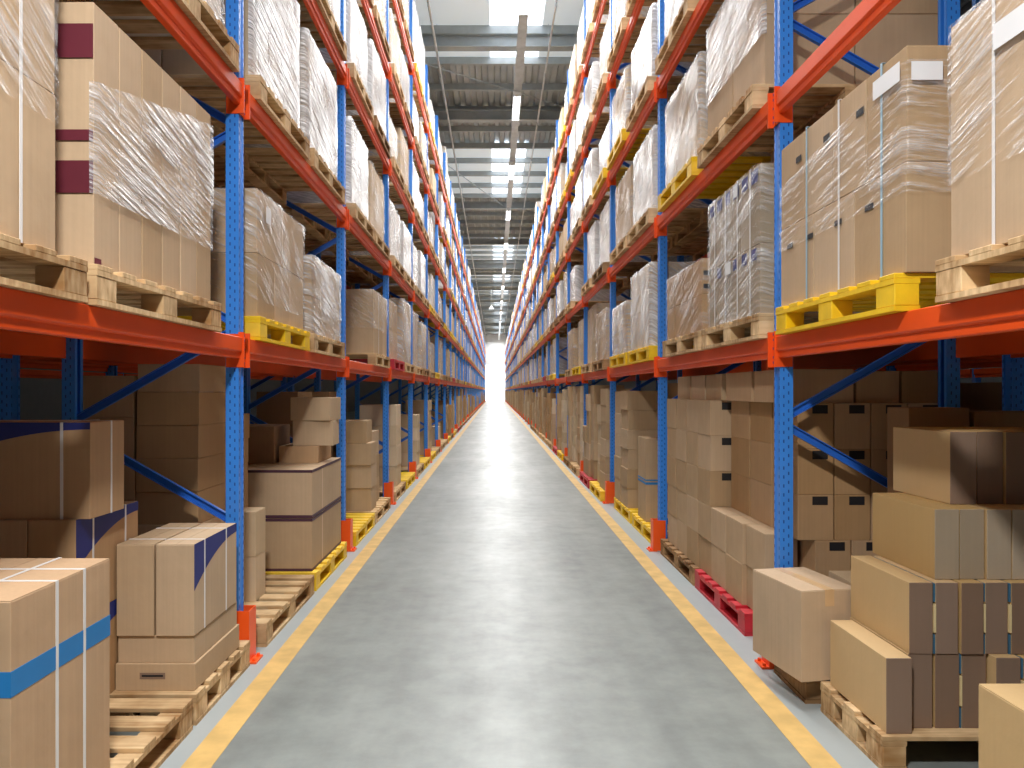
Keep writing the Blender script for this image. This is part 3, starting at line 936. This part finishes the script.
# ------------------------------------------------------------------ ground level, left
GP = 'pallets on the floor'
GX = {-1: 1.40, 1: 1.56}
def gpal(s, y0, y1, mat, label, near=True, D=1.2, x0=None):
    x0 = GX[s] if x0 is None else x0
    return pallet(s*(x0+D/2), (y0+y1)/2, 0, mat, label, near, round(y1-y0, 2), D, GP)
gpal(-1, 2.20, 3.42, 'wood', 'raw wooden pallet on the floor in front of the low lidded carton')
gpal(-1, 3.46, 4.22, 'wood', 'raw wooden pallet under the swoosh-printed cartons by first left upright', True, 0.43)
gpal(-1, 4.52, 5.72, 'wood', 'half-empty raw wooden pallet on the floor behind first left upright')
gpal(-1, 5.78, 6.98, 'yellow', 'yellow pallet under the big taped cartons on the left')
gl = 'cartons at floor level on the left'
P = PH
# nearest tall strapped carton
o, w, l, h = carton(-1, 1.42, 1.95, 2.165, 2.73, P, 0.94, 'card_warm', 'tall carton with blue band and two white straps, nearest on the left', gl)
rect_part('blue_band', 'sky_blue', o, '+x', -l/2, l/2, 0.515, 0.59, w/2)
rect_part('blue_band', 'sky_blue', o, '-y', -w/2, w/2+0.001, 0.515, 0.59, -l/2)
for yy in (-0.05, 0.11): strap_loop('strap', 'strap', o, w, l, h, y=yy, wd=0.015)
strap_loop('strap', 'strap', o, w, l, h, x=0.08, wd=0.012)
o, w, l, h = carton(-1, 1.97, 2.48, 2.20, 2.76, P, 0.93, 'card', 'tall plain carton behind the blue banded one', gl)
# low lidded carton
o, w, l, h = carton(-1, 1.42, 1.80, 3.50, 4.11, P, 0.27, 'card', 'flat lidded carton tray lying on pallet by first left upright', gl, flaps=False)
rect_part('printed_mark', 'card_mauve', o, '-y', w/2-0.26, w/2-0.14, 0.055, 0.085, -l/2)
rect_part('printed_mark', 'black', o, '-y', w/2-0.25, w/2-0.15, 0.066, 0.075, -l/2-0.001)
carton(-1, 1.43, 1.795, 3.515, 4.10, 0.27, 0.40, 'card', 'flat carton on the lidded tray, under the swoosh-printed pair', gl)
for k, (xa, xb) in enumerate(((1.41, 1.60), (1.60, 1.785))):
    o, w, l, h = carton(-1, xa+.015, xb+.01, 3.50, 4.08, 0.40, 0.83, 'card', ['upright carton with navy swoosh and white straps by first left upright', 'plain upright carton left of the navy swoosh one'][k], gl)
    strap_loop('strap', 'strap', o, w, l, h, y=-0.16, wd=0.013)
    strap_loop('strap', 'strap', o, w, l, h, y=0.13, wd=0.013)
    if k == 0: swoosh('navy_swoosh', 'navy', o, '+x', w/2+0.0008, -l/2, l/2, h, 0.22, 0.045)
# cartons behind: printed pair
gpal(-1, 2.86, 3.42, 'wood_dark', 'weathered pallet deep in the rack under the dark printed cartons', False, 0.9, 1.72) if False else None
gpal(-1, 3.04, 3.76, 'wood_dark', 'weathered pallet inward under the two-layer navy printed cartons', False, 0.65, 1.80) if False else pallet(-(1.85+0.325), 3.835, 0, 'wood_dark', 'weathered pallet inward under the two-layer navy printed cartons', False, 0.78, 0.62, GP)
for k, (xa, xb) in enumerate(((1.86, 2.07), (2.07, 2.28), (2.28, 2.5))):
    z_ = [(P, 0.57), (0.57, 1.0)]
    for q, (za, zb) in enumerate(z_):
        o, w, l, h = carton(-1, xa-.06, xb-.06, 3.18, 3.74, za, zb, 'card_warm', '%s brown upright carton inward, %s layer, behind blue banded carton' % (ORD[k], ['lower', 'upper'][q]), gl)
        if k == 0:
            swoosh('navy_swoosh', 'navy', o, '+x', w/2+0.0008, -l/2, l/2, h, 0.22, 0.045)
            strap_loop('strap', 'strap', o, w, l, h, y=-0.14, wd=0.013); strap_loop('strap', 'strap', o, w, l, h, y=0.15, wd=0.013)
        elif k == 1:
            rect_part('navy_edge', 'navy', o, '-y', -w/2, -w/2+0.025, 0.02, h-0.01, -l/2)
o, w, l, h = carton(-1, 1.75, 2.48, 3.20, 3.50, 1.0, 1.415, 'card_warm', 'long brown carton lying across the top with navy swoosh and strap', gl)
swoosh('navy_swoosh', 'navy', o, '-y', -l/2-0.0008, -w/2+0.28, w/2, h, 0.095, 0.03)
rect_part('navy_swoosh', 'navy', o, '-y', -w/2, -w/2+0.28, h-0.095, h, -l/2)
strap_loop('strap', 'strap', o, w, l, h, x=0.24, wd=0.013)
strap_loop('strap', 'strap', o, w, l, h, y=0.03, wd=0.013)
# layered stack beyond the first left upright
def stack(s, x0, x1, y0, y1, z0, hs, mat, desc, group, jit=0.012, tape=None, seed=3, ncol=1, marks=None):
    R = random.Random(seed); z = z0; out = []
    n = len(hs)
    for k, h_ in enumerate(hs):
        pos = 'bottom' if k == 0 else ('top' if k == n-1 else '%s from bottom' % ORD[k])
        if n == 1: pos = ''
        dx, dy = R.uniform(-jit, jit), R.uniform(-jit, jit)
        lab = ('%s %s' % (desc, (', ' + pos + ' of its stack') if pos else '')).replace(' ,', ',').strip()
        r_ = carton(s, x0+dx, x1+dx, y0+dy, y1+dy, z, z+h_-0.0015, mat, lab, group, tape=tape)
        out.append(r_); z += h_
    return out
stack(-1, 1.80, 2.18, 4.50, 4.95, P, [.2]*7+[.17], 'card_warm', 'brown flat carton behind first left brace', gl, 0.006, seed=4)
stack(-1, 2.19, 2.55, 4.50, 4.95, P, [.25]*6, 'card_warm', 'brown carton deep behind first left brace', gl, 0.004, seed=5)
for o, w, l, h in stack(-1, 1.61, 1.84, 4.98, 5.2, P, [.30, .30], 'card_pale', 'pale carton just right of first left upright', gl, 0.003, seed=6): pass
for k, o4 in enumerate(stack(-1, 1.86, 2.22, 5.10, 5.60, P, [.47, .4, .185, .185], 'card_warm', 'brown carton on half-empty pallet', gl, 0.008, seed=7)):
    if k == 1:
        o, w, l, h = o4
        strap_loop('strap', 'strap', o, w, l, h, x=0.08); strap_loop('strap', 'strap', o, w, l, h, x=-0.06)
# big taped cartons
for k, (za, zb) in enumerate(((P, 0.555), (0.56, 0.935))):
    o, w, l, h = carton(-1, 1.44, 2.06, 5.82, 6.92, za, zb, 'card', 'big wide carton edged with dark tape, %s one on yellow pallet' % ['lower', 'upper'][k], gl)
    b = MB(); t = 0.0015
    for (q0, q1) in ((0.0, 0.022), (h-0.022, h-0.001)):
        b.box(-w/2-t, w/2+t, -l/2-t, -l/2, q0, q1); b.box(w/2, w/2+t, -l/2, l/2, q0, q1)
    b.build('dark_tape', M['strap_dark'], o)
    strap_loop('tape', 'tape', o, w, l, h, y=-0.2, wd=0.03, t=0.0008)
for k, (za, zb) in enumerate(((P, 0.53), (0.53, 0.935))):
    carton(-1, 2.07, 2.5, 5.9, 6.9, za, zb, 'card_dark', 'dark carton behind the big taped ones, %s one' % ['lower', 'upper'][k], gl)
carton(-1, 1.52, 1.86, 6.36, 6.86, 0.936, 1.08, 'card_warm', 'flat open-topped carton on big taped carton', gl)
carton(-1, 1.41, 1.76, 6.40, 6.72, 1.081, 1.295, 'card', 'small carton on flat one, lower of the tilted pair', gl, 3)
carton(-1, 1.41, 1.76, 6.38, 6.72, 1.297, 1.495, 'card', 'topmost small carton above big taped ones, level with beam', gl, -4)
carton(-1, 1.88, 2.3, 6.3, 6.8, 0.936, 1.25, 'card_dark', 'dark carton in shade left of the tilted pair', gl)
# third left bay
gpal(-1, 7.45, 8.62, 'yellow', 'yellow pallet just beyond second left upright', True)
gpal(-1, 8.68, 9.9, 'wood', 'raw wooden pallet before third left upright', True)
stack(-1, 1.48, 1.86, 8.70, 9.1, P, [.27, .27, .26, .26], 'card', 'brown carton before third left upright', gl, 0.03, seed=8)
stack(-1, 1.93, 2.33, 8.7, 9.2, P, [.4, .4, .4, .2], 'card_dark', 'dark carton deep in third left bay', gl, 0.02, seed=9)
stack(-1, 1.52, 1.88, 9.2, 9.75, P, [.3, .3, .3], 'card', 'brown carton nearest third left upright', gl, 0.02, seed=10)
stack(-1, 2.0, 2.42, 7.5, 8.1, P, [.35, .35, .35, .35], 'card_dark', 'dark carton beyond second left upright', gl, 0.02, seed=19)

# ------------------------------------------------------------------ ground level, right
gr = 'cartons at floor level on the right'
gpal(1, 3.04, 3.62, 'wood', 'small raw wooden pallet under the thin carton rows', True, 1.2)
pallet(1.52+0.6, 3.91, 0, 'wood_dark', 'weathered pallet under the large jutting carton on the right', False, 0.42, 1.2, GP)
gpal(1, 4.72, 5.90, 'red', 'red pallet under the carton wall on the right')
gpal(1, 5.94, 7.12, 'wood_dark', 'weathered pallet before second right upright')
gpal(1, 1.80, 2.46, 'wood', 'raw wooden pallet at the bottom right corner', False, 0.9)
# thin cartons rows
def thin(row, n, x0, wd, y0, y1, z0, z1, mats, dy=None, deco=None):
    for k in range(n):
        d_ = dy[k] if dy and k < len(dy) else RND.uniform(0, 0.012)
        m = mats[min(k, len(mats)-1)]
        g_ = 0.0 if deco is None else 0.012*(k > 0)
        o, w, l, h = carton(1, x0+wd*k+g_*0.5, x0+wd*(k+1), y0+d_, y1+d_, z0, z1-0.001, ('card_tan', m), '%s thin upright carton in the %s row of the small pallet' % (ORD[k], row), gr, flaps=False)
        if deco and k in deco:
            b = MB(); hh = h*0.27
            b.box(-w/2-0.008, -w/2-0.001, -l/2+0.004, l/2-.01, 0, hh); b.box(-w/2-0.008, -w/2-0.001, -l/2+0.004, l/2-.01, h-hh, h-0.004)
            b.build('blue_edge', M['dull_blue'], o)
            b = MB(); b.box(-w/2-0.009, -w/2-0.001, -l/2-0.002, l/2-.01, hh+0.01, h-hh-0.01); b.build('cream_tape', M['cream'], o)
z1_, z2_, z3_, z4_, z5_ = PH, 0.455, 0.753, 1.05, 1.37
thin('bottom', 8, 1.585, 0.112, 3.06, 3.58, z1_, z2_, ['card_mauve'], [0, 0.05, 0.05, 0.05], deco=(3, 5, 6))
thin('second', 8, 1.705, 0.104, 3.10, 3.62, z2_, z3_, ['card_mauve'], deco=(1, 3, 4, 6))
thin('third', 7, 1.84, 0.109, 3.15, 3.68, z3_, z4_, ['card_grey'])
thin('top', 5, 1.99, 0.122, 3.29, 3.77, z4_, z5_, ['card_mauve'])
# overhanging large carton
o, w, l, h = carton(1, 1.42, 1.73, 3.62, 4.08, P+0.001, 0.585, 'card', 'large plain carton jutting out in front of first right upright', gr, rot=10)
o.location = (1.568, 3.85, P+0.001)
strap_loop('tape', 'tape', o, w, l, h, x=0.0, wd=0.05, t=0.0008, z0=h-0.08)
carton(1, 1.80, 2.1, 3.74, 4.08, P+0.001, 0.57, 'card_pale', 'plain carton hidden inward of the large jutting carton', gr)
carton(1, 1.55, 2.1, 1.85, 2.43, P, 0.60, 'card_tan', 'tan carton cut off at the bottom right corner', gr, flaps=True)
# carton wall
Z0 = PH
rh = 0.267
ZR = [Z0 + rh*k for k in range(7)]
def label_black(o, w, l, h):
    rect_part('black_label', 'black', o, '-y', w/2-0.115, w/2-0.03, h-0.075, h-0.015, -l/2)
# bottom two layers reach right to the red pallet edge
for r_ in range(2):
    for k in range(7):
        ya = 4.55 + k*0.355
        x0 = 1.60 if not (r_ == 1 and k == 0) else 1.62
        if k == 0 and r_ == 0: x0 = 1.63
        o, w, l, h = carton(1, x0+RND.uniform(0, .012), x0+0.21, ya, ya+0.35, ZR[r_], ZR[r_+1]-.001, 'card', 'brown carton over red pallet, %s layer, %s along the aisle' % (ORD[r_], ORD[k]), gr)
for r_ in range(2, 5):
    for k in range(4):
        ya = 5.64 + k*0.355
        o, w, l, h = carton(1, 1.60+RND.uniform(0, .01), 1.80, ya, ya+0.35, ZR[r_], ZR[r_+1]-.001, 'card', 'carton of the aisle-side wall, %s layer, %s along' % (ORD[r_], ORD[k]), gr)
        if k == 0: rect_part('black_label', 'black', o, '-y', w/2-0.10, w/2-0.015, h-0.07, h-0.015, -l/2)
# second plane of the wall with camera-facing labels
for r_ in range(5):
    for c in range(4):
        for k in range(3):
            if c > 0 and k > 0: continue
            ya = 4.36 + k*0.42
            xa = 1.85 + c*0.215 if r_ < 2 else 1.75 + c*0.215
            if k > 0 and r_ < 2: continue
            o, w, l, h = carton(1, xa, xa+0.213, ya, ya+0.40, ZR[r_], ZR[r_+1]-.001, 'card_warm', 'carton behind first right upright, %s layer, %s column, %s deep' % (ORD[r_], ORD[c], ORD[k]), gr)
            if k == 0: rect_part('black_label', 'black', o, '-y', -0.02, 0.07, h-0.06, h-0.01, -l/2)
# loose top layer
for k, (ya, l_) in enumerate(((4.40, .5), (4.95, .55), (5.6, .42), (6.05, .42), (6.5, .45))):
    o, w, l, h = carton(1, 1.68, 2.1, ya, ya+l_, ZR[5], ZR[5]+0.2, 'card_warm' if k < 2 else 'card', '%s carton of the loose top layer under right lowest beam' % ORD[k], gr)
    if k == 2: rect_part('black_label', 'black', o, '-y', w/2-0.30, w/2-0.24, 0.03, 0.16, -l/2)
for k in range(2):
    o, w, l, h = carton(1, 2.12+k*.27, 2.38+k*.27, 4.42, 4.8, ZR[5], ZR[5]+0.19, 'card_warm', '%s inner carton on top of the labelled wall' % ORD[k], gr)
# deeper dark cartons near the rear post on the right
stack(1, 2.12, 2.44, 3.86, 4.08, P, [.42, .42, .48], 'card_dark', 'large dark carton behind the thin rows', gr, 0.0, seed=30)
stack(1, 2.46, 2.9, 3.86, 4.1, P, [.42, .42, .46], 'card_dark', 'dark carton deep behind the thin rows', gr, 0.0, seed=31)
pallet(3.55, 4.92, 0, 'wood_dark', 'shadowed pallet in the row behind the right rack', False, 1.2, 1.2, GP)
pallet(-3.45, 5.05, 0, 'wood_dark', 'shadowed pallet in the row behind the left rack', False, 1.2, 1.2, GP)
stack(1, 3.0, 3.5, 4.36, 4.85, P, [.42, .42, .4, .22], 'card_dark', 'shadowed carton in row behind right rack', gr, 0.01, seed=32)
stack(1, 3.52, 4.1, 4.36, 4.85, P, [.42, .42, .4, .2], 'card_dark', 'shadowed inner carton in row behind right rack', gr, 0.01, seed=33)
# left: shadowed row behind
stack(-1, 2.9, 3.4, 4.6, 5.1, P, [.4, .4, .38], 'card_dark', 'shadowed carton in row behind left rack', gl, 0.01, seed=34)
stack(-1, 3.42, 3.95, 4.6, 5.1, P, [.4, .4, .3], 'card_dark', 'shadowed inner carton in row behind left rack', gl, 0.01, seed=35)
# second right bay
gpal(1, 7.44, 8.62, 'yellow', 'yellow pallet beyond second right upright', True)
gpal(1, 8.72, 9.92, 'yellow', 'yellow pallet before third right upright', True)
for k, xa in enumerate((1.60, 1.83)):
    o, w, l, h = carton(1, xa, xa+0.22, 8.02, 8.46, P, 1.04, 'card', ['tall carton tied with blue band beyond second right upright', 'tall carton inward of the blue-tied one'][k], gr)
    if k == 0:
        b = MB(); b.box(-w/2-.002, w/2+.002, -l/2-.002, l/2+.002, 0.40, 0.425); b.box(-w/2-.002, w/2+.002, -l/2-.002, l/2+.002, 0.44, 0.455); b.build('blue_band', M['sky_blue'], o)
stack(1, 1.57, 2.04, 8.95, 9.42, P, [.235]*6, 'card', 'carton of the flat stack before third right upright', gr, 0.008, seed=40)
stack(1, 1.57, 2.04, 9.46, 9.92, P, [.28]*5, 'card', 'carton beside the flat stack at third right upright', gr, 0.01, seed=41)
stack(1, 1.72, 2.1, 7.5, 7.9, P, [.2, .2], 'card_warm', 'low carton hard behind second right upright', gr, 0.01, seed=42)
stack(1, 2.07, 2.5, 8.5, 9.0, P, [.3]*5, 'card_dark', 'shaded inner carton in second right bay', gr, 0.01, seed=43)

# further bays: rows of carton stacks
R3 = random.Random(23)
far_c = MB()
for s in (-1, 1):
    for i in range(3, NB+1):
        a = post_y(s, i)
        for j in (0, 1):
            yb = a+0.14+j*1.38
            if i <= 9:
                pm = R3.choice(['yellow', 'wood', 'wood', 'wood', 'wood_dark', 'red'])
                gpal(s, yb+0.02, yb+1.22, pm, '%s floor pallet, %s bay of the %s rack, %s place' % (MATN[pm], ORD[i], SIDE[s], ('nearer', 'farther')[j]), i < 5, 1.2, 1.46 if s > 0 else None)
            else:
                far_c.box(s*(GX[s]), s*(GX[s]+1.2), yb, yb+1.2, 0.1, 0.144, 3); far_c.box(s*(GX[s]+.02), s*(GX[s]+1.2), yb, yb+.14, 0, 0.1, 3); far_c.box(s*(GX[s]+.02), s*(GX[s]+1.2), yb+1.06, yb+1.2, 0, 0.1, 3)
            if R3.random() < (0.06 if s > 0 else 0.3): continue
            cols = R3.choice([2, 3])
            for c in range(cols):
                if s < 0 and R3.random() < 0.25: continue
                d = 1.15/cols
                nh = R3.choice([3, 4, 5, 5, 6]) if s > 0 else R3.choice([2, 3, 4, 4, 5])
                hh = R3.choice([0.24, 0.27, 0.3]); nh = min(nh, int(1.5/hh))
                x0 = (1.46 if s > 0 else GX[s])+R3.uniform(0.03, 0.12)
                wd = R3.uniform(0.4, 0.6)
                mt = R3.choice(['card', 'card_warm', 'card_pale', 'card'])
                if i <= 6 and NC + nh <= 300:
                    stack(s, x0, x0+wd, yb+0.03+d*c, yb+d*(c+1), P, [hh]*nh, mt, '%s stack carton, %s %s pallet of %s bay' % (ORD[c], SIDE[s], ('nearer', 'farther')[j], ORD[i]), 'cartons at floor level on the %s' % SIDE[s], 0.012, seed=R3.randint(1, 999))
                else:
                    mi = {'card': 0, 'card_warm': 1, 'card_pale': 2}[mt]
                    for k in range(nh):
                        q = R3.uniform(-.012, .012)
                        far_c.box(s*(x0+q), s*(x0+q+wd), yb+0.03+d*c+q, yb+d*(c+1)-.01+q, P+hh*k+.002, P+hh*(k+1)-.002, mi)
tag(far_c.build('distant_cartons', [M['card'], M['card_warm'], M['card_pale'], M['wood']]), 'far rows of floor-level cartons and pallets down the aisle', 'carton', kind='stuff')
print('COUNTS beams', nbeam, 'pallets', NP, 'loads', NL, 'cartons', NC)

# ------------------------------------------------------------------ lights
def area(name, loc, sx, sy, power, rot=(0,0,0), col=(1,1,1)):
    ld = bpy.data.lights.new(name, 'AREA'); ld.shape = 'RECTANGLE'; ld.size = sx; ld.size_y = sy; ld.energy = power; ld.color = col
    ld.specular_factor = 0.5 if name != 'aisle_lamp' else 1.0
    o = bpy.data.objects.new(name, ld); COL.objects.link(o); o.location = loc; o.rotation_euler = rot
    return o
y = 3.0
while y < 115:
    area('aisle_fill', (0.3, y, 9.3), 1.6, 4.5, 350, col=(1.0, 0.99, 0.97)); y += 6.5  # added fill lights, evenly spaced down the aisle, not matched to the skylights
area('aisle_lamp', (-0.35, 0.3, 4.3), 0.28, 0.28, 205, rot=(math.radians(12), 0, 0), col=(1.0, 0.98, 0.95))
area('door_daylight', (0.0, 116.6, 2.6), 2.6, 5.0, 140, rot=(math.radians(90), 0, 0), col=(0.95, 0.98, 1.0))
w = bpy.data.worlds.new('world'); bpy.context.scene.world = w; w.use_nodes = True
w.node_tree.nodes['Background'].inputs[0].default_value = (0.95, 0.97, 1.0, 1)
w.node_tree.nodes['Background'].inputs[1].default_value = 0.4

# ------------------------------------------------------------------ camera
cd = bpy.data.cameras.new('camera'); cam = bpy.data.objects.new('camera', cd); COL.objects.link(cam)
cam.location = (-0.017, 0, 1.55); cam.rotation_euler = (math.radians(90), 0, 0)
cd.sensor_width = 36; cd.lens = 747/1024*36
cd.shift_x = 17/1024; cd.shift_y = 7/1024
cd.clip_start = 0.05; cd.clip_end = 300
bpy.context.scene.camera = cam
sc = bpy.context.scene
sc.view_settings.view_transform = 'Standard'
sc.view_settings.exposure = 0.0
